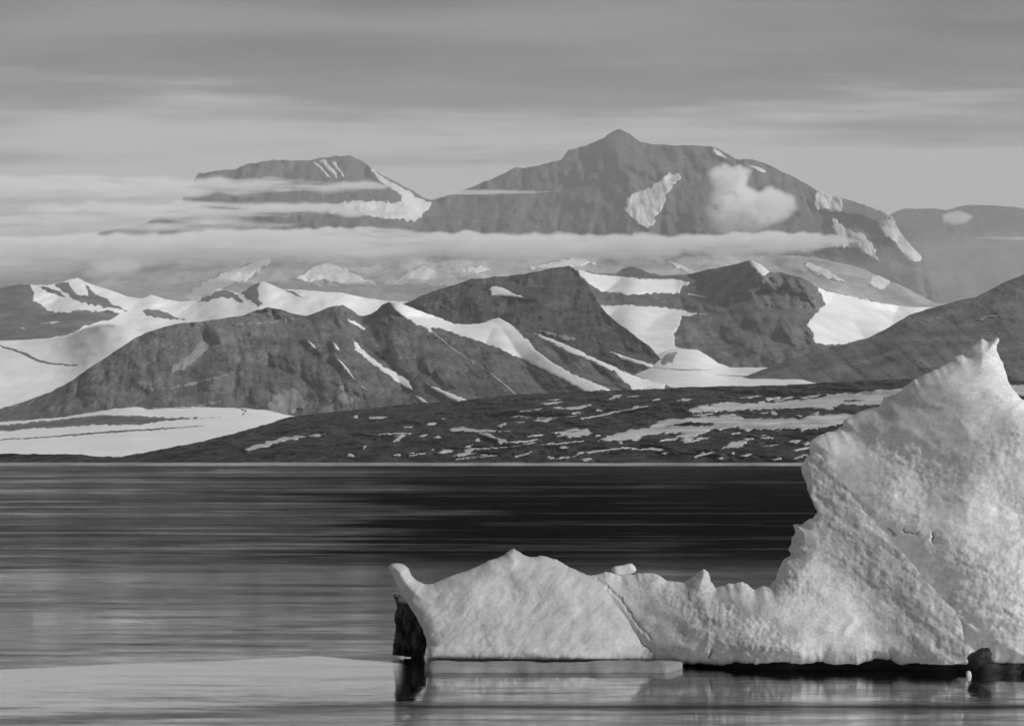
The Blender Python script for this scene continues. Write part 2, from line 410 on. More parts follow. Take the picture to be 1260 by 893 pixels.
    film = film * (0.80 + 0.30 * fbm(Uc / 160, Vr / 4.0, 4, 141, 0.6))
    film = np.clip(film + 0.10 * lines, 0, 0.85)
    r = np.clip(r * (1 + streak + blot * (Vr < 700)), 0.02, 0.98)
    nr, nc = X.shape
    idx = np.arange(nr * nc).reshape(nr, nc)
    q = np.stack([idx[:-1, :-1], idx[1:, :-1], idx[1:, 1:], idx[:-1, 1:]], -1).reshape(-1, 4)
    o = mesh_obj('water', np.stack([X, Y, 0 * X], -1).reshape(-1, 3), q, m, shade=False)
    at_ = o.data.attributes.new('calm', 'FLOAT', 'POINT'); at_.data.foreach_set('value', r.astype(np.float32).ravel())
    a2 = o.data.attributes.new('film', 'FLOAT', 'POINT'); a2.data.foreach_set('value', film.astype(np.float32).ravel())
    tag(o, 'dark calm sea streaked by wind between ship and shore', 'sea', kind='structure')
build_water()

# ------------------------------------------------------------------ far massif
FAR_SNOW = [
    [(835, 212), (838, 222), (826, 232), (821, 240), (812, 262), (799, 284), (782, 274), (766, 258), (774, 241), (793, 233), (808, 224), (821, 213)],
    [(877, 181), (888, 188), (897, 197), (882, 192), (876, 186)],
    [(915, 201), (940, 208), (945, 213), (930, 211)],
    [(1000, 232), (1039, 240), (1084, 256), (1108, 262), (1104, 274), (1112, 288), (1122, 302), (1137, 312), (1135, 324), (1124, 324), (1112, 314), (1098, 300), (1084, 283), (1074, 271), (1055, 264), (1027, 261), (1005, 258), (998, 248), (1003, 240)],
    [(1020, 264), (1030, 268), (1040, 280), (1065, 288), (1077, 307), (1084, 324), (1070, 318), (1055, 307), (1040, 305), (1018, 302), (1030, 290), (1022, 275)],
    [(456, 206), (477, 220), (503, 234), (516, 244), (532, 248), (528, 258), (511, 274), (480, 270), (440, 264), (380, 262), (385, 251), (440, 246), (492, 246), (495, 240), (470, 226), (455, 212)],
    [(383, 199), (388, 199), (398, 208), (408, 219), (402, 219), (393, 209)],
    [(392, 197), (400, 196), (408, 206), (417, 219), (411, 219), (401, 207)],
    [(406, 196), (411, 196), (419, 208), (424, 218), (420, 218), (413, 208)],
]
far = Terrain('mountain', 'highest bare rock massif rising through the cloud bank', 'mountain',
    [(-250, 310), (0, 300), (95, 292), (180, 275), (222, 250), (236, 224), (245, 213), (270, 210), (290, 208), (302, 202), (325, 199), (335, 197), (360, 198), (385, 197), (398, 194), (412, 192), (432, 192), (442, 197), (452, 203), (470, 216), (490, 226), (510, 236), (520, 243), (530, 246), (555, 240), (580, 231), (600, 222), (622, 212), (635, 206), (645, 207), (665, 203), (690, 197), (700, 184), (715, 181), (728, 177), (742, 170), (755, 161), (763, 159), (775, 164), (785, 173), (800, 177), (830, 179), (870, 180), (885, 183), (905, 195), (925, 197), (940, 201), (965, 212), (985, 222), (1004, 233), (1030, 242), (1060, 251), (1085, 260), (1100, 268), (1107, 285), (1120, 302), (1133, 314), (1140, 330), (1152, 350), (1165, 380)],
    [(-250, 400), (1165, 400)], [(-250, 25500), (450, 25500), (760, 25000), (1004, 24000), (1165, 20500)], [(-250, 20000), (1165, 20000)],
    M_FAR, [(380, 1900, 1500, 'r'), (170, 260, 900, 'r'), (130, 400, 350, 'r')], pw=1.0, su=2.0, nv=100, jag=1.0, seed=5, back=3000, quiet=FAR_SNOW, qr=6, qmin=0.5)
plateau = Terrain('mountain', 'hazy flat-topped far mountain beside the massif', 'mountain',
    [(1020, 300), (1060, 285), (1090, 268), (1103, 260), (1112, 257), (1150, 257), (1165, 259), (1178, 254), (1200, 252), (1240, 254), (1270, 258), (1460, 262)],
    [(1020, 420), (1460, 420)], [(1020, 33000), (1460, 33000)], [(1020, 27500), (1460, 27500)],
    M_FAR, [(300, 1900, 1500, 'r'), (120, 600, 500, 'r')], su=3, nv=60, seed=9, back=3000)
apron = Terrain('foothills', 'pale snow-dusted lower slopes under the cloud bank', 'hill',
    [(-250, 335), (60, 330), (180, 318), (260, 306), (340, 300), (420, 300), (560, 300), (760, 306), (900, 312), (1000, 316), (1060, 330), (1110, 352), (1150, 372), (1300, 385), (1460, 390)],
    [(-250, 420), (1460, 420)], [(-250, 19500), (1460, 19500)], [(-250, 15500), (1460, 15500)],
    M_APRON, [(300, 1500, 900, 'r'), (110, 420, 320, 'r')], su=3, nv=60, seed=14, back=500)
for i, pz in enumerate(FAR_SNOW): far.patch('snow_patch', pz, P_FARS, lift=40, rough=1.6, step=1.2)
for pz in ([(986, 321), (1003, 325), (1022, 333), (1046, 348), (1020, 344), (1005, 340), (993, 331)],
           [(1072, 336), (1093, 340), (1099, 346), (1086, 358), (1070, 352)],
           [(222, 368), (250, 345), (280, 333), (310, 322), (338, 312), (328, 328), (304, 344), (285, 352), (260, 362), (240, 370)],
           [(355, 345), (385, 328), (405, 321), (425, 330), (440, 336), (470, 352), (430, 352), (400, 346)],
           [(480, 350), (505, 332), (520, 325), (545, 335), (600, 350), (560, 356), (525, 350)],
           [(640, 331), (680, 321), (705, 317), (740, 322), (700, 332)], [(560, 332), (590, 327), (615, 331), (590, 337)],
           [(815, 318), (832, 322), (848, 330), (862, 337), (850, 338), (835, 332)]):
    apron.patch('snow_patch', pz, P_FARS, lift=45, rough=1.6, step=1.2)

# ------------------------------------------------------------------ snowy mountains on the left
west = Terrain('mountain', 'low snow-covered mountains with bare rock crests behind the dark domed hill', 'mountain',
    [(-250, 372), (-100, 362), (0, 355), (12, 352), (29, 349), (41, 350), (55, 351), (70, 348), (84, 344), (95, 341), (102, 345), (116, 351), (137, 357), (157, 365), (175, 367), (186, 362), (201, 367), (221, 371), (240, 369), (255, 364), (262, 357), (269, 355), (278, 357), (292, 360), (310, 351), (324, 346), (336, 351), (348, 356), (365, 356), (391, 358), (420, 360), (444, 365), (473, 370), (500, 371), (560, 376), (640, 390)],
    [(-250, 440), (640, 440)], [(-250, 11500), (640, 11500)], [(-250, 9300), (640, 9300)],
    M_SNOW, [(190, 520, 420, 'f'), (30, 190, 150, 'f')], su=1.6, nv=70, jag=0.4, seed=21, back=900)
for pz in (
    [(-240, 372), (-100, 360), (0, 353), (12, 350), (29, 347), (40, 348), (40, 355), (43, 362), (42, 370), (55, 378), (65, 383), (85, 384), (95, 379), (100, 381), (115, 382), (135, 382), (150, 385), (145, 391), (135, 394), (115, 399), (100, 404), (85, 413), (60, 418), (30, 420), (0, 421), (-240, 430)],
    [(41, 350), (55, 352), (62, 355), (72, 356), (80, 364), (84, 368), (75, 366), (60, 360), (50, 354)],
    [(66, 349), (84, 344), (88, 353), (97, 362), (108, 363), (107, 356), (101, 347), (118, 360), (135, 371), (150, 379), (166, 385), (155, 385), (140, 378), (120, 378), (105, 374), (92, 370), (80, 360), (68, 354)],
    [(172, 381), (190, 380), (208, 386), (215, 390), (228, 392), (232, 395), (215, 393), (195, 392), (180, 388)],
    [(240, 369), (258, 363), (262, 357), (275, 356), (285, 358), (292, 362), (300, 370), (303, 375), (295, 372), (285, 368), (270, 367), (255, 371), (244, 371)],
    [(293, 360), (310, 351), (321, 346), (318, 356), (319, 366), (326, 376), (318, 377), (311, 371), (304, 369), (298, 363)],  # shaded flank of the snow peak, painted as a dark patch
    band([(348, 356), (360, 360), (372, 366)], [1, 3, 1])):
    west.patch('rock_and_shade_patch', pz, P_ROCK, lift=14, rough=1.4)
for pz in (band([(25, 403), (31, 404)], 4), band([(50, 398), (62, 397), (75, 396)], [3, 4, 2])):
    west.patch('snow_patch', pz, P_OLDS, lift=28)
nev = Terrain('snowfield', 'smooth bright snow basin beside the domed hill below the rocky crests', 'snowfield',
    [(-250, 425), (-60, 421), (0, 419), (30, 418), (60, 416), (85, 412), (105, 403), (120, 399), (135, 398), (150, 400), (165, 406), (180, 415), (230, 425), (320, 440)],
    [(-250, 520), (320, 520)], [(-250, 9000), (85, 9000), (135, 8300), (320, 8300)], [(-250, 6900), (320, 6900)],
    M_SNOW, [(110, 500, 160, 'f')], su=2, nv=60, jag=0.25, seed=27, back=500)
nev.patch('rubble_band', band([(-60, 414), (0, 425), (25, 433), (45, 443), (60, 447), (85, 449), (112, 448)], [3, 3, 4, 3, 1]), P_ROCK, lift=14)

# ------------------------------------------------------------------ ridge at the right with the snow slope
EAST_SNOW = (
    [(707, 328), (723, 334), (740, 338), (758, 339), (796, 342), (828, 342), (851, 347), (838, 357), (837, 362), (802, 362), (770, 364), (738, 358), (723, 349), (713, 339)],
    band([(846, 362), (860, 364), (874, 365)], [3, 3, 1]),
    [(735, 375), (767, 374), (811, 377), (843, 381), (851, 384), (886, 389), (863, 389), (840, 389), (837, 400), (830, 410), (832, 418), (831, 426), (850, 432), (835, 445), (800, 452), (770, 440), (750, 420), (735, 400), (725, 385)],
    [(920, 321), (926, 318), (936, 324), (951, 336), (942, 339), (937, 340), (928, 331)],
    [(989, 341), (1006, 352), (1027, 359), (1060, 366), (1087, 372), (1139, 376), (1200, 384), (1200, 420), (1120, 425), (1042, 424), (1015, 425), (1000, 421), (1000, 412), (991, 400), (1006, 382), (1015, 374), (1008, 362), (1000, 350)])
east = Terrain('mountain', 'broad dark ridge with a snow slope and small white peak behind the glacier', 'mountain',
    [(640, 352), (690, 336), (712, 331), (720, 333), (735, 337), (757, 337), (765, 331), (775, 328), (785, 330), (800, 336), (815, 339), (835, 338), (850, 337), (860, 334), (880, 330), (900, 326), (912, 323), (920, 321), (926, 319), (935, 324), (945, 332), (952, 336), (960, 335), (972, 338), (987, 342), (997, 347), (1005, 353), (1027, 360), (1060, 367), (1087, 373), (1112, 377), (1140, 378), (1200, 385), (1300, 400)],
    [(640, 475), (1300, 475)], [(640, 9800), (860, 9800), (1000, 9000), (1140, 9800), (1300, 9800)], [(640, 7600), (1300, 7600)],
    M_ROCK, [(170, 560, 420, 'r'), (38, 95, 320, 'r'), (40, 130, 130, 'f')], su=1.6, nv=100, jag=0.5, seed=33, back=900, quiet=EAST_SNOW)
for pz in EAST_SNOW:
    east.patch('snow_patch', pz, P_SNOW, lift=16, rough=0.9, seed=3)

# ------------------------------------------------------------------ dark central hill
MID_SNOW = ([(600, 356), (605, 352), (612, 351), (623, 355), (637, 363), (662, 367), (640, 367), (605, 364)],
           [(745, 430), (767, 437), (790, 444), (811, 451), (832, 461), (829, 469), (815, 457), (790, 450), (765, 442)])
mid = Terrain('hill', 'dark rounded rocky hill between the snow crest and the basin', 'hill',
    [(430, 392), (470, 383), (490, 376), (505, 370), (525, 362), (543, 355), (560, 350), (580, 343), (600, 342), (615, 340), (640, 338), (660, 334), (680, 330), (700, 327), (706, 330), (713, 338), (724, 350), (731, 362), (736, 372), (747, 386), (767, 402), (787, 417), (803, 429), (815, 446), (828, 466), (838, 476)],
    [(430, 490), (838, 490)], [(430, 8300), (700, 8300), (740, 7700), (838, 6650)], [(430, 6500), (838, 6500)],
    M_ROCKD, [(150, 420, 330, 'r'), (34, 80, 240, 'r'), (40, 110, 100, 'f')], su=1.5, nv=110, jag=0.8, seed=41, back=600, quiet=MID_SNOW)
for pz in MID_SNOW:
    mid.patch('snow_patch', pz, P_SNOW, lift=14, rough=0.8)
for pz in ([(656, 406), (672, 407), (690, 411), (712, 417), (695, 419), (675, 413)], band([(500, 379), (520, 376), (545, 370), (560, 368)], 1.6)):
    mid.patch('dusted_scree', pz, P_DUST, lift=18)

# ------------------------------------------------------------------ glacier filling the valley, right-hand hill
valley = Terrain('glacier', 'flat white glacier filling the valley behind the rubble shore', 'glacier',
    [(730, 482), (760, 466), (780, 455), (795, 446), (805, 438), (820, 432), (835, 429), (858, 430), (870, 437), (883, 446), (898, 452), (945, 452), (985, 453), (1000, 458), (1012, 462), (1069, 465), (1124, 464), (1180, 462), (1260, 459), (1460, 455)],
    [(730, 492), (1460, 492)], [(730, 6600), (820, 7300), (900, 7300), (1000, 6500), (1460, 6500)], [(730, 5200), (1460, 5200)],
    M_SNOW, [(60, 260, 60, 'f')], su=1.8, nv=50, jag=0.3, seed=47, back=300)
valley.patch('rubble_band', [(812, 440), (834, 432), (828, 446), (815, 449)], P_RUBB, lift=12, rough=2.2)
valley.patch('rubble_band', band([(880, 461), (920, 463), (960, 462)], [1, 2, 1]), P_RUBB, lift=12)
valley.patch('rubble_band', band([(800, 452), (840, 455), (880, 455)], [1, 2, 1]), P_RUBB, lift=12)
rhill = Terrain('hill', 'smooth grey scree hill rising behind the ice pinnacle', 'hill',
    [(880, 474), (920, 462), (955, 448), (985, 438), (1021, 427), (1045, 422), (1069, 415), (1093, 403), (1118, 388), (1142, 380), (1172, 372), (1202, 365), (1220, 356), (1233, 348), (1260, 338), (1330, 315), (1460, 300)],
    [(880, 476), (1460, 470)], [(880, 6500), (1460, 7100)], [(880, 6300), (1100, 5750), (1460, 5750)],
    M_ROCK, [(90, 420, 330, 'f'), (22, 70, 260, 'r'), (26, 90, 90, 'f')], su=1.8, nv=90, jag=0.5, seed=53, back=600)
for pz in (band([(1130, 398), (1150, 392), (1172, 384)], [1, 3, 1]), band([(1180, 372), (1205, 367), (1222, 358)], [1, 2, 1]), band([(1180, 400), (1215, 390), (1240, 388)], [1, 4, 1])):
    rhill.patch('dusted_scree', pz, P_DUST, lift=12)

# ------------------------------------------------------------------ domed hill with the snow crest
DS = [
    [(478, 371), (489, 370), (509, 378), (532, 386), (559, 397), (596, 395), (614, 389), (626, 396), (637, 406), (649, 417), (658, 428), (678, 444), (707, 460), (740, 474), (755, 480), (720, 483), (690, 466), (660, 451), (634, 439), (611, 428), (567, 413), (538, 404), (530, 404), (537, 414), (522, 404), (509, 399), (492, 388), (483, 380)],
    [(636, 401), (666, 411), (690, 420), (713, 430), (740, 443), (758, 451), (787, 464), (820, 471), (820, 482), (779, 480), (768, 470), (755, 458), (729, 445), (700, 433), (670, 418)],
    [(426, 407), (438, 419), (444, 428), (467, 446), (485, 457), (503, 468), (507, 475), (513, 483), (500, 478), (487, 469), (467, 454), (450, 443), (441, 434), (430, 429), (438, 429), (434, 420)],
    [(521, 468), (538, 477), (561, 486), (582, 493), (564, 495), (547, 487), (529, 477)],
    [(508, 485), (521, 490), (531, 498), (518, 495)],
    [(426, 391), (438, 396), (451, 404), (447, 407), (438, 400), (431, 397)],
    [(377, 418), (384, 422), (391, 430), (384, 428)],
    [(408, 420), (414, 424), (419, 432), (413, 430)],
    [(412, 438), (423, 447), (432, 459), (440, 471), (435, 466), (424, 454)],
    band([(444, 475), (452, 479)], [2, 3, 1])]
dome = Terrain('hill', 'domed dark scree hill with a pointed snow crest running down its flank', 'hill',
    [(-250, 532), (-100, 518), (0, 503), (20, 497), (60, 483), (85, 470), (110, 453), (140, 433), (165, 417), (178, 410), (195, 404), (225, 397), (245, 396), (270, 392), (300, 388), (318, 381), (330, 378), (345, 381), (362, 386), (378, 389), (390, 384), (405, 378), (422, 375), (432, 381), (442, 389), (455, 387), (464, 382), (470, 375), (478, 372), (490, 372), (509, 379), (532, 387), (559, 398), (580, 399), (596, 397), (605, 393), (614, 391), (626, 397), (640, 404), (666, 412), (690, 421), (713, 431), (740, 444), (765, 454), (790, 465), (816, 472), (840, 482)],
    [(-250, 540), (0, 528), (120, 525), (300, 520), (420, 515), (600, 500), (740, 492), (840, 490)],
    [(-250, 5750), (100, 6200), (330, 6600), (480, 6500), (620, 6400), (740, 5900), (840, 5400)], [(-250, 5650), (300, 5450), (840, 5300)],
    M_ROCK, [(110, 340, 280, 'r'), (26, 75, 260, 'r'), (26, 90, 80, 'f')], su=1.5, nv=130, jag=0.6, seed=61, back=450, skew=0.5, quiet=DS)
for pz in DS: dome.patch('snow_patch', pz, P_SNOW, lift=9, rough=0.8)
dome.patch('snow_line', band([(527, 404), (553, 426), (576, 441), (605, 460), (625, 476), (637, 488)], [2.4, 1.6, 1.8, 1.6]), P_OLDS, lift=10, rough=0.2, step=0.6)
for pz in ([(406, 454), (415, 467), (429, 484), (438, 498), (426, 499), (420, 508), (397, 512), (383, 505), (409, 495), (412, 486), (419, 483), (414, 471)],
           [(327, 497), (335, 484), (345, 479), (362, 479), (374, 488), (382, 497), (366, 507), (351, 511), (333, 507)]):
    dome.patch('old_snow', pz, P_DUST, lift=10, rough=1.6)
for pz in ([(247, 421), (263, 417), (258, 428), (238, 446), (225, 456), (208, 460), (213, 450), (230, 436)],
           band([(167, 480), (190, 479), (215, 476), (240, 471), (270, 464), (300, 454)], [1, 3, 3, 4, 3, 1]),
           band([(196, 493), (210, 490), (222, 494)], [1, 3, 1]), band([(225, 496), (245, 499), (262, 496), (280, 490)], [1, 3, 3, 1]),
           band([(245, 398), (300, 399), (350, 394), (372, 392)], [1, 3, 5, 2])):
    dome.patch('dusted_scree', pz, P_DUST, lift=8, rough=1.2)

# ------------------------------------------------------------------ left glacier tongue
tongue = Terrain('glacier', 'banded white glacier tongue at the foot of the domed hill', 'glacier',
    [(-250, 519), (0, 519), (40, 516), (80, 513), (108, 508), (131, 504), (166, 500), (180, 503), (240, 500), (300, 502), (330, 505), (352, 510), (385, 516)],
    [(-250, 566), (120, 566), (385, 545)], [(-250, 5500), (385, 5300)], [(-250, 3300), (385, 4200)],
    M_SNOW, [(14, 700, 30, 'f')], su=1.8, nv=60, jag=0.6, seed=67, back=120)
for pz in ([(-200, 522), (0, 522), (30, 520), (55, 517), (85, 515), (108, 511), (135, 510), (175, 511), (215, 513), (250, 513), (296, 512), (250, 516), (200, 518), (175, 523), (120, 523), (60, 527), (0, 531), (-200, 533)],
           band([(-100, 545), (0, 541), (80, 536), (140, 531), (190, 528), (262, 523)], [2, 2, 3, 3, 1]),
           band([(296, 503), (303, 505), (298, 511)], 2.5),
           band([(180, 503.5), (240, 501), (300, 501)], 1.2)):
    tongue.patch('rubble_band', pz, P_ROCK, lift=14, rough=0.9)

# ------------------------------------------------------------------ moraine shore
MS = [
    [(298, 553), (313, 546), (339, 541), (348, 537), (374, 535), (403, 533), (403, 536), (371, 539), (348, 543), (327, 550), (303, 557)],
    [(544, 530), (570, 524), (588, 528), (637, 530), (600, 532), (567, 531)],
    [(608, 524), (624, 519), (623, 524), (614, 526)],
    [(585, 532), (605, 532), (611, 538), (623, 540), (625, 544), (614, 547), (610, 541), (596, 537)],
    [(537, 556), (547, 552), (560, 552), (559, 555), (541, 559)],
    [(567, 553), (579, 551), (631, 549), (649, 546), (631, 551), (596, 553), (570, 557)],
    band([(503, 561), (515, 559), (526, 557)], 2), band([(631, 562), (645, 559), (656, 555)], 2.5),
    band([(485, 541), (492, 538), (500, 534)], [1, 4, 2]), band([(448, 534), (465, 535), (480, 533)], 1.5),
    [(669, 531), (698, 530), (722, 527), (728, 533), (710, 538), (695, 536), (681, 538), (688, 534)],
    band([(682, 503), (700, 502), (726, 498)], [1, 4, 2]), band([(716, 515), (735, 512), (752, 508), (775, 504), (798, 499)], [2, 3, 2]),
    band([(700, 505), (722, 500)], 2), band([(660, 514), (690, 513), (710, 511)], 1.6),
    [(799, 520), (822, 515), (875, 511), (895, 509), (921, 515), (960, 514), (985, 513), (975, 522), (960, 530), (927, 530), (904, 527), (875, 530), (851, 540), (840, 543), (846, 537), (837, 533), (796, 536), (770, 543), (738, 543), (726, 546), (747, 536), (776, 528), (802, 524)],
    [(700, 530), (723, 530), (726, 533), (709, 539), (695, 538)],
    [(843, 504), (863, 498), (904, 495), (933, 495), (960, 493), (1000, 489), (1027, 484), (1069, 481), (1093, 478), (1125, 476), (1125, 490), (1099, 493), (1086, 500), (1051, 498), (1033, 499), (1021, 505), (1000, 502), (960, 503), (930, 505), (904, 506), (875, 507), (851, 509)],
    [(954, 529), (965, 522), (976, 516), (1000, 510), (1042, 509), (1060, 512), (1045, 522), (1021, 526), (991, 530)],
    [(889, 552), (901, 543), (924, 540), (915, 547), (904, 552)],
    band([(854, 563), (866, 559), (882, 555)], [3, 3, 1]), band([(700, 563), (717, 557), (745, 554), (773, 551), (788, 553)], [2, 4, 3, 2]),
    band([(840, 545), (858, 541), (874, 538)], [2, 3, 1]), band([(660, 548), (690, 546), (720, 542)], [1, 3, 2]),
    band([(560, 565), (590, 562), (612, 560)], 1.6), band([(648, 537), (668, 535)], 2.0),
    [(1100, 478), (1180, 474), (1280, 472), (1280, 486), (1180, 492), (1110, 492)]]
rng = np.random.default_rng(4)
for k in range(105):
    right = k < 85
    u = rng.uniform(640, 1020) if right else rng.uniform(430, 650); v = rng.uniform(486, 566) if right else rng.uniform(510, 566)
    la = rng.uniform(3, 9) * (2.0 if rng.random() < 0.3 else 1.0); lb = rng.uniform(0.9, 2.6); tl_ = -rng.uniform(0.02, 0.16)
    an = np.arange(12) / 12 * 2 * np.pi; rr = 1 + rng.uniform(-0.4, 0.4, 12)
    ex = la * np.cos(an) * rr; ey = lb * np.sin(an) * rr
    MS.append(np.stack([u + ex, v + ey + tl_ * ex], -1))
mor = Terrain('moraine', 'low dark rubble shore streaked with old snow along the water', 'moraine',
    [(-300, 557), (0, 558), (100, 559), (118, 561), (150, 562), (180, 556), (215, 549), (250, 543), (280, 535), (310, 527), (340, 518), (355, 513), (380, 510), (430, 505), (470, 500), (510, 497), (560, 494), (600, 489), (640, 485), (700, 482), (760, 480), (810, 478), (860, 476), (900, 475), (960, 474), (1020, 470), (1060, 468), (1120, 466), (1180, 466), (1260, 468), (1600, 470)],
    [(-300, 572.3), (1600, 572.3)], [(-300, 2900), (130, 2950), (250, 3500), (350, 4500), (500, 5000), (1600, 5100)], [(-300, 2600), (1600, 2600)],
    M_MOR, [(170, 300, 40, 'f'), (80, 70, 20, 'f'), (40, 24, 10, 'f')], su=1.5, nv=120, jag=0.7, seed=71, back=100, pw=1.25, quiet=MS, qr=4)
for k, pz in enumerate(MS): mor.patch('snow_patch', pz, P_MORS, lift=26, rough=2.6, freq=0.2, seed=k, sink=0.1, soft=1.0, wl=0.9, vert=0.35)
mor.patch('rubble_band', band([(1027, 493), (1050, 493), (1072, 492)], [1, 4, 1]), M_MOR, lift=55)
mor.patch('rubble_band', band([(800, 527), (850, 520), (890, 521)], [1, 4, 1]), M_MOR, lift=55)

# ice foot along the shore: a long low shelf of ice at the water's edge
def shore_ice():
    xs = np.arange(-900, 1100, 6.0)
    y0 = 2350 + 14 * fbm(xs / 120, xs * 0, 4, 3); y1 = 2640 + 0 * xs
    h = 2.9 + 0.6 * fbm(xs / 30, xs * 0 + 9, 5, 8, 0.6)
    rows = [np.stack([xs, y0, -0.3 + 0 * xs], -1), np.stack([xs, y0, h * 0.7], -1), np.stack([xs, y0 + 12, h], -1), np.stack([xs, y1, h + 0.4], -1), np.stack([xs, y1, -0.3 + 0 * xs], -1)]
    n = len(xs); idx = np.arange(5 * n).reshape(5, n)
    q = np.stack([idx[:-1, :-1], idx[:-1, 1:], idx[1:, 1:], idx[1:, :-1]], -1).reshape(-1, 4)
    o = mesh_obj('shore_ice', np.concatenate(rows), q, M_SHORE)
    tag(o, 'long thin pale shelf of ice along the far waterline', 'shore ice', kind='structure')
shore_ice()

# ------------------------------------------------------------------ iceberg
berg = bpy.data.objects.new('iceberg', None); C.objects.link(berg); berg.location = (5.0, 64, 0)
tag(berg, 'large pale grounded iceberg with a smooth hump and a tall broken pinnacle', 'iceberg')
def berg_part(name, *a, **kw):
    o = closed(name, *a, **kw); o.parent = berg
    o.location = -berg.location
    return o

PXM = 64.0 / F      # metres per traced pixel at the berg
def line_d(pts, u, v):
    best = np.full(u.shape, 1e9)
    for a, b in zip(pts[:-1], pts[1:]):
        a = np.array(a, float); b = np.array(b, float); d = b - a
        t = np.clip(((u - a[0]) * d[0] + (v - a[1]) * d[1]) / (d @ d), 0, 1)
        best = np.minimum(best, np.hypot(u - a[0] - t * d[0], v - a[1] - t * d[1]))
    return best
def rnd(e, R):
    x = np.clip(e * PXM / R, 0, 1); return R * (1 - np.sqrt(np.maximum(0, 1 - (1 - x) ** 2)))

# smooth hump
HUMP = [(478, 697), (482, 693), (489, 692), (496, 694), (503, 699), (507, 708), (513, 714), (522, 718), (533, 718), (545, 712), (565, 705), (585, 698), (600, 690), (618, 684), (626, 678), (632, 675), (640, 679), (648, 684), (658, 685), (665, 683), (685, 688), (700, 697), (718, 705), (730, 711), (745, 719), (757, 730), (770, 747), (785, 768), (798, 786), (815, 800), (840, 809), (858, 813), (700, 811), (528, 810), (527, 800), (524, 786), (519, 772), (511, 757), (503, 744), (495, 731), (487, 716)]
def hump_f(u, v, e):
    h = (812 - v) * PXM
    x = u * PXM
    d = 64.2 + 0.75 * h + 0.10 * np.abs(x - 628 * PXM) ** 1.5 * 0.5
    d = d + np.where(v < 795, rnd(e, 0.55), rnd(e, 0.3))
    d = d + 0.22 * fbm(x / 2.6, h / 1.7, 4, 5) + 0.02 * fbm((x + h) / 0.9, (x - h) / 0.22, 4, 8) + 0.03 * fbm(x / 0.9, h / 0.7, 4, 12, 0.5, True) + 0.02 * fbm(x / 0.3, h / 0.3, 4, 3)
    return d
def thick(base, k, E):
    return lambda f: (lambda u, v, e: f(u, v, 1e3 + 0 * u) + base + k * smooth(e * PXM / E))
berg_part('smooth_hump', roughen(HUMP, 3, 0.6, 0.25, 3), 1.3, hump_f, thick(0.6, 4.5, 2.5)(hump_f), M_HUMP)

SLAB = [(716, 716), (720, 706), (728, 708), (738, 705), (752, 704), (765, 708), (783, 706), (800, 704), (812, 708), (824, 715), (842, 716), (852, 710), (860, 704), (866, 700), (871, 703), (874, 713), (881, 723), (888, 720), (897, 717), (903, 719), (913, 716), (920, 719), (928, 725), (938, 721), (946, 720), (954, 713), (957, 703), (962, 693), (967, 686), (973, 682), (970, 676), (975, 662), (979, 655), (976, 646), (987, 644), (992, 639), (1000, 637), (1006, 627), (1000, 618), (997, 610), (1000, 598), (998, 580), (994, 566), (1004, 556), (1020, 570), (1040, 598), (1065, 630), (1090, 655), (1105, 673), (1120, 690), (1138, 712), (1155, 731), (1176, 752), (1183, 765), (1186, 785), (1188, 815), (1160, 817), (1130, 815), (1108, 817), (1095, 811), (1078, 810), (1060, 816), (1030, 817), (1005, 814), (985, 817), (960, 814), (935, 817), (905, 815), (885, 818), (860, 816), (800, 818), (760, 790)]
CRACKS = [([(735, 712), (748, 722), (754, 728), (764, 737), (780, 762), (800, 785)], 1.5, .12), ([(876, 800), (872, 808)], 2.0, .3)]
def slab_f(u, v, e):
    h = (817 - v) * PXM; x = u * PXM
    d = 62.3 + 0.50 * h + 3.0 * smooth((990 - u) / 270)
    s = ((u - 985) * 0.80 - (v - 640) * 0.60)                 # >0: the smooth face near the pinnacle
    f = smooth((s + 30) / 60)
    d = d + rnd(e, 0.7) * (1 - f)
    # diagonal crest: the smooth leaning face lies right of it
    ro = 1 - 0.88 * f
    d = d - 1.05 * smooth((s + 15) / 110)
    d = d + ro * (0.12 * np.abs(fbm(x / 1.5, h / 1.1, 3, 15, 0.5)) + 0.034 * np.clip(0.55 + fbm(x / 2.2, h / 1.6, 2, 88), 0.08, 1.4) * fbm(x / 0.25, h / 0.22, 4, 19, 0.7))
    d = d + f * (0.03 * fbm((x * .6 + h * .8) / 0.35, (x * .8 - h * .6) / 2.5, 4, 23) + 0.02 * fbm(x / .2, h / .2, 3, 29))
    d = d + 0.25 * fbm(x / 4, h / 2.5, 2, 44)
    for ln, wd, dp in CRACKS:
        d = d + 0.55 * dp * np.exp(-(line_d(ln, u + 2.2 * fbm(u / 5, v / 5, 3, 4), v + 2.2 * fbm(u / 5, v / 5, 3, 9)) / (wd * 0.7)) ** 2)
    return d
berg_part('leaning_slab', roughen(SLAB, 3, 1.3, 0.2, 6), 1.3, slab_f, thick(0.8, 4.5, 2.2)(slab_f), M_SLAB, crisp=True)

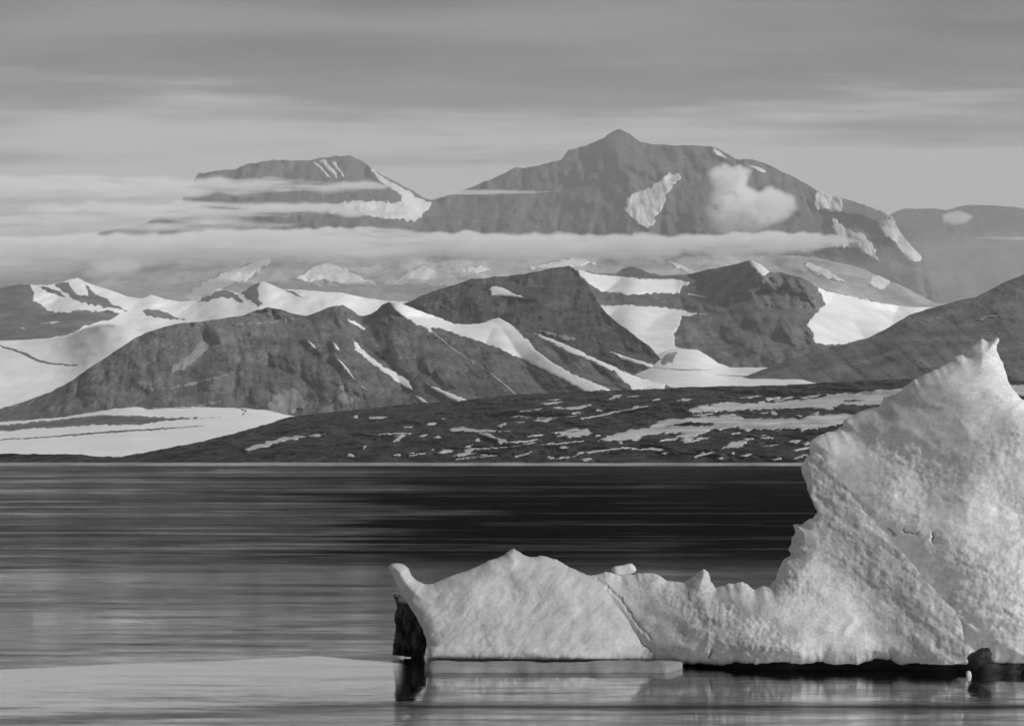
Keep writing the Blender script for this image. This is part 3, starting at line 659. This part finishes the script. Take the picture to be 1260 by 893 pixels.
PINN = [(985, 575), (996, 560), (995, 548), (999, 541), (1010, 535), (1025, 530), (1036, 524), (1041, 515), (1052, 509), (1066, 503), (1082, 500), (1088, 490), (1104, 485), (1113, 475), (1122, 467), (1134, 463), (1150, 455), (1165, 446), (1178, 438), (1187, 435), (1194, 425), (1203, 419), (1209, 417), (1215, 421), (1223, 416), (1229, 415), (1231, 419), (1226, 428), (1231, 440), (1236, 452), (1239, 466), (1246, 478), (1256, 488), (1264, 500), (1290, 512), (1330, 540), (1380, 600), (1420, 680), (1450, 770), (1455, 822), (1300, 822), (1262, 819), (1248, 822), (1238, 818), (1222, 819), (1212, 814), (1203, 812), (1196, 817), (1180, 818), (1120, 780), (1050, 690), (1000, 620)]
PCR = [([(1095, 648), (1099, 655), (1104, 657)], 1.6, .28), ([(1111, 652), (1118, 655), (1131, 657)], 1.3, .22), ([(1147, 655), (1149, 664)], 1.8, .28)]
def pinn_f(u, v, e):
    h = (824 - v) * PXM; x = u * PXM
    d = 60.9 + 0.62 * h + 0.40 * ((1200 - u) * PXM + np.sqrt(((1200 - u) * PXM) ** 2 + 6.0))
    d = d + rnd(e, 0.8)
    d = d + 0.45 * fbm(x / 3.6, h / 2.4, 2, 50) + 0.07 * np.abs(fbm(x / 1.3, h / 0.8, 3, 53, 0.5)) + 0.03 * np.clip(0.5 + fbm(x / 2.6, h / 1.8, 2, 86), 0.05, 1.4) * fbm(x / 0.3, h / 0.22, 4, 57, 0.7)
    for ln, wd, dp in PCR:
        d = d + 0.55 * dp * np.exp(-(line_d(ln, u + 2.2 * fbm(u / 5, v / 5, 3, 4), v + 2.2 * fbm(u / 5, v / 5, 3, 9)) / (wd * 0.7)) ** 2)
    return d
berg_part('broken_pinnacle', roughen(PINN, 3, 1.6, 0.17, 9), 1.5, pinn_f, thick(0.8, 6.0, 3.0)(pinn_f), M_PINN)

# lumps that carry the berg below the overhanging skirt
def lump_strip(name, xs, yf, yb, top, mat, seed, amp=0.15):
    zs = np.linspace(0, 1, 9)
    xs = np.asarray(xs); X, Z = np.meshgrid(xs, zs)
    T = np.interp(X, xs, np.broadcast_to(top, xs.shape)) + 0.0
    zz = -0.8 + (T + 0.8) * Z
    yfr = np.interp(X, xs, np.broadcast_to(yf, xs.shape)) + amp * fbm(X / 0.5, zz / 0.3, 4, seed)
    bk = np.stack([xs, np.broadcast_to(yb, xs.shape), zz[-1]], -1); bb = bk.copy(); bb[:, 2] = -0.8
    pts = np.concatenate([np.stack([X, yfr, zz], -1).reshape(-1, 3), bk, bb])
    n = len(xs); idx = np.arange(len(pts)).reshape(-1, n)
    q = np.stack([idx[:-1, :-1], idx[:-1, 1:], idx[1:, 1:], idx[1:, :-1]], -1).reshape(-1, 4)
    o = mesh_obj(name, pts, q, mat, berg); o.location = -berg.location
    return o
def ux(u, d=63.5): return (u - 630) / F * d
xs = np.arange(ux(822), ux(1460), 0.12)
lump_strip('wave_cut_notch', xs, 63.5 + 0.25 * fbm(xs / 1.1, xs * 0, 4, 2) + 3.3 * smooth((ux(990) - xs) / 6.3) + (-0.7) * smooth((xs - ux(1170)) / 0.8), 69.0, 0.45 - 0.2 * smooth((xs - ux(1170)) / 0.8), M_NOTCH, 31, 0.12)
xs = np.arange(ux(523), ux(842), 0.10)
lump_strip('ice_foot', xs, 62.7 + 0.10 * fbm(xs / 1.5, xs * 0, 4, 6) + 1.2 * smooth((xs - ux(815)) / 0.7) + 0.5 * smooth((ux(530) - xs) / .2), 67.0, 0.16 + 0.03 * fbm(xs / 0.5, xs * 0 + 4, 3, 6), M_FOOT, 35, 0.05)
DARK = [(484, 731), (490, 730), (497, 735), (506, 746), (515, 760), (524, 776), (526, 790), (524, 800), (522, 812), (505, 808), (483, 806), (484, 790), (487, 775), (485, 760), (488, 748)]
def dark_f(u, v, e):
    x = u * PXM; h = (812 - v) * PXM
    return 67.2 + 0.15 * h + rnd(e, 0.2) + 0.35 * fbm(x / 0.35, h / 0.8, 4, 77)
berg_part('shaded_ice_face', roughen(DARK, 2, 1.0, 0.3, 5), 0.9, dark_f, thick(0.4, 1.5, 0.6)(dark_f), M_DARKICE)  # dark face: its shade is in the colour

# loose pieces
def chunk(name, label, cat, cen, size, mat, seed, rot=0.0, rough=0.18):
    """an angular lump of broken ice"""
    import bmesh
    bm = bmesh.new(); bmesh.ops.create_icosphere(bm, subdivisions=4, radius=1.0)
    co = np.array([v.co[:] for v in bm.verts])
    p = np.abs(co) ** 4; n = (p.sum(1)) ** (1 / 4.0); co = co / n[:, None]           # squared off
    k = 1 + rough * (fbm(co[:, 0] * 1.1 + seed, co[:, 2] * 1.1 + 9, 3, seed) + fbm(co[:, 1] * 1.1 + seed, co[:, 2] * 1.1, 3, seed + 4))[:, None] * 0.7
    co = co * k * np.array(size)
    c, s_ = math.cos(rot), math.sin(rot)
    co = np.stack([co[:, 0] * c - co[:, 2] * s_, co[:, 1], co[:, 0] * s_ + co[:, 2] * c], -1)
    for v, q in zip(bm.verts, co): v.co = q
    me = bpy.data.meshes.new(name); bm.to_mesh(me); bm.free()
    for f in me.polygons: f.use_smooth = True
    me.materials.append(mat)
    o = bpy.data.objects.new(name, me); C.objects.link(o); o.location = cen
    return tag(o, label, cat)
def Pt(u, v, d): return tuple(P(u, v, d))
chunk('ice_block', 'small white squared ice block lying on the saddle beside the smooth hump', 'ice block', Pt(768, 701.5, float(slab_f(np.array([768.0]), np.array([707.0]), np.array([0.0]))[0]) + 0.15), (0.34, 0.28, 0.17), M_SLAB, 3, rot=0.22)
chunk('dark_hollow_lump', 'dark lump standing in for a shadowed hollow at the waterline below the tall pinnacle', 'shadowed hollow', Pt(1205, 808, 62.0), (0.32, 0.35, 0.20), M_NOTCH, 8, rot=0.5, rough=0.3)  # added lump, dark in place of a shadowed gap in the berg
chunk('ice_chip', 'tiny white ice chip floating in front of the dark waterline notch', 'ice chip', (ux(1192, 61.7), 61.7, 0.04), (0.07, 0.08, 0.10), M_SLAB, 12, rot=0.2)

# ------------------------------------------------------------------ clouds lying against the massif (real volumes)
def cloud(name, label, poly, d, half, dens, soft_top, soft_bot, seed, lump=0.5, su=3, sv=1.2, rough=2.0, freq=0.05, pw=1.0, wu=34, wv=15):
    poly = roughen(poly, 6, rough, freq, seed)
    vlo, vhi = poly[:, 1].min(), poly[:, 1].max()
    def w(u, v, e):
        f = np.clip((v - vlo) / (vhi - vlo), 0, 1)
        E = soft_top + (soft_bot - soft_top) * f
        n = 0.9 + lump * fbm(u / wu, v / wv, 5, seed + 2, 0.62)
        return half * smooth(e / E) ** pw * np.maximum(n, 0.0)
    o = closed(name, poly, su, lambda u, v, e: d - w(u, v, e), lambda u, v, e: d + 0.6 * w(u, v, e), cloud_mat(name, dens), None, sv)
    return tag(o, label, 'cloud', {'cloud_layer': 'flat cloud strips across the lower summit', 'cumulus_cloud': 'puffs of cloud against the mountains', 'cloud_streak': 'thin cloud streaks'}.get(name), 'thing')
cloud('cloud_bank', 'long white cloud bank lying across the foot of the massif',
      [(-400, 283), (-100, 284), (0, 288), (100, 287), (200, 284), (300, 280), (400, 279), (460, 279), (520, 282), (600, 286), (660, 284), (720, 287), (780, 286), (850, 288), (900, 285), (950, 283), (1000, 284), (1035, 289), (1062, 298), (1040, 304), (1000, 312), (950, 318), (900, 318), (840, 316), (760, 322), (680, 324), (600, 322), (540, 318), (480, 322), (400, 326), (300, 328), (200, 330), (100, 336), (0, 350), (-400, 356)],
      17500, 520, 0.0050, 6, 22, 3, lump=0.8, rough=3.0, freq=0.07, wu=80, wv=9)
cloud('cloud_layer', 'thin flat cloud strip between the upper dark bands of the lower summit',
      [(-400, 208), (0, 212), (100, 214), (200, 214), (300, 217), (400, 219), (460, 222), (490, 230), (470, 236), (400, 239), (300, 241), (200, 246), (100, 250), (0, 254), (-400, 262)],
      18500, 450, 0.0045, 12, 8, 7, lump=1.0, rough=4.0, freq=0.03, wu=90, wv=8)
cloud('cloud_layer', 'flat cloud strip below the narrow dark band of the lower summit',
      [(-400, 250), (0, 248), (150, 247), (260, 246), (370, 249), (440, 252), (500, 256), (505, 264), (450, 268), (380, 267), (300, 270), (200, 273), (100, 277), (0, 281), (-400, 290)],
      18300, 450, 0.0045, 9, 8, 11, lump=1.0, rough=3.5, freq=0.035, wu=90, wv=8)
cloud('cloud_layer', 'soft low veil of cloud over the foot of the lower summit',
      [(-400, 262), (0, 262), (150, 262), (260, 264), (330, 270), (400, 276), (330, 284), (200, 292), (0, 300), (-400, 306)],
      18000, 300, 0.0030, 14, 14, 45, lump=1.0, rough=3.5, freq=0.035, wu=90, wv=8)
cloud('cloud_streak', 'narrow cloud streak crossing the lower shoulder of the highest summit',
      [(545, 233), (600, 232), (650, 234), (705, 236), (650, 239), (590, 240), (545, 241)], 19200, 260, 0.0045, 3, 3, 15, sv=0.8, rough=0.8)
cloud('cumulus_cloud', 'bright billowing cloud clinging to the face of the highest summit',
      [(870, 215), (880, 205), (897, 199), (912, 199), (922, 207), (930, 212), (925, 224), (935, 232), (950, 229), (965, 234), (980, 240), (984, 252), (978, 264), (968, 274), (955, 282), (930, 290), (895, 292), (878, 285), (868, 270), (866, 250), (874, 235)],
      19500, 520, 0.0065, 12, 24, 19, lump=0.8, su=1.5, sv=1.2, rough=5, freq=0.08, wu=22, wv=16)
cloud('cumulus_cloud', 'small pale puff of cloud above the low snow-covered mountains',
      [(95, 330), (112, 318), (135, 314), (160, 316), (178, 322), (176, 334), (165, 345), (140, 347), (115, 346), (100, 342)],
      14500, 260, 0.0045, 16, 22, 23, lump=1.2, su=2, sv=1.5)
cloud('cumulus_cloud', 'small puff of cloud in front of the flat-topped far mountain',
      [(1158, 262), (1170, 259), (1185, 259), (1196, 262), (1200, 268), (1190, 276), (1172, 278), (1160, 274)],
      26000, 400, 0.003, 8, 9, 27, lump=1.2, su=1.6, sv=1.2)
cloud('cloud_streak', 'thin cloud streak low across the flat-topped far mountain',
      [(1185, 291), (1230, 290), (1300, 289), (1420, 290), (1420, 297), (1300, 297), (1230, 296)],
      26000, 300, 0.0025, 3, 4, 29, sv=0.8, rough=0.8)

cloud('mist', 'thin mist veiling the pale slopes under the cloud bank',
      [(-400, 300), (0, 300), (200, 305), (500, 308), (800, 310), (1000, 312), (1080, 300), (1160, 275), (1300, 270), (1500, 270), (1500, 410), (-400, 410)],
      14000, 300, 0.0006, 30, 30, 31, lump=0.4, su=8, sv=3)

# ------------------------------------------------------------------ the air
def haze():
    m, nt, out = new_mat('haze_air')
    v = nt.nodes.new('ShaderNodeVolumePrincipled')
    v.inputs['Color'].default_value = (0.97, 0.97, 0.97, 1); v.inputs['Density'].default_value = 1.9e-5
    v.inputs['Density Attribute'].default_value = ''
    nt.links.new(v.outputs[0], out.inputs['Volume'])
    x0, x1, y0, y1, z0, z1 = -45000, 45000, -8000, 62000, -3, 6000
    vs = [(x, y, z) for z in (z0, z1) for y in (y0, y1) for x in (x0, x1)]
    fs = [(0, 2, 3, 1), (4, 5, 7, 6), (0, 1, 5, 4), (2, 6, 7, 3), (0, 4, 6, 2), (1, 3, 7, 5)]
    o = mesh_obj('haze', vs, fs, m, shade=False)
    tag(o, 'thin pale haze filling the air over sea and mountains', 'haze', kind='stuff')
haze()
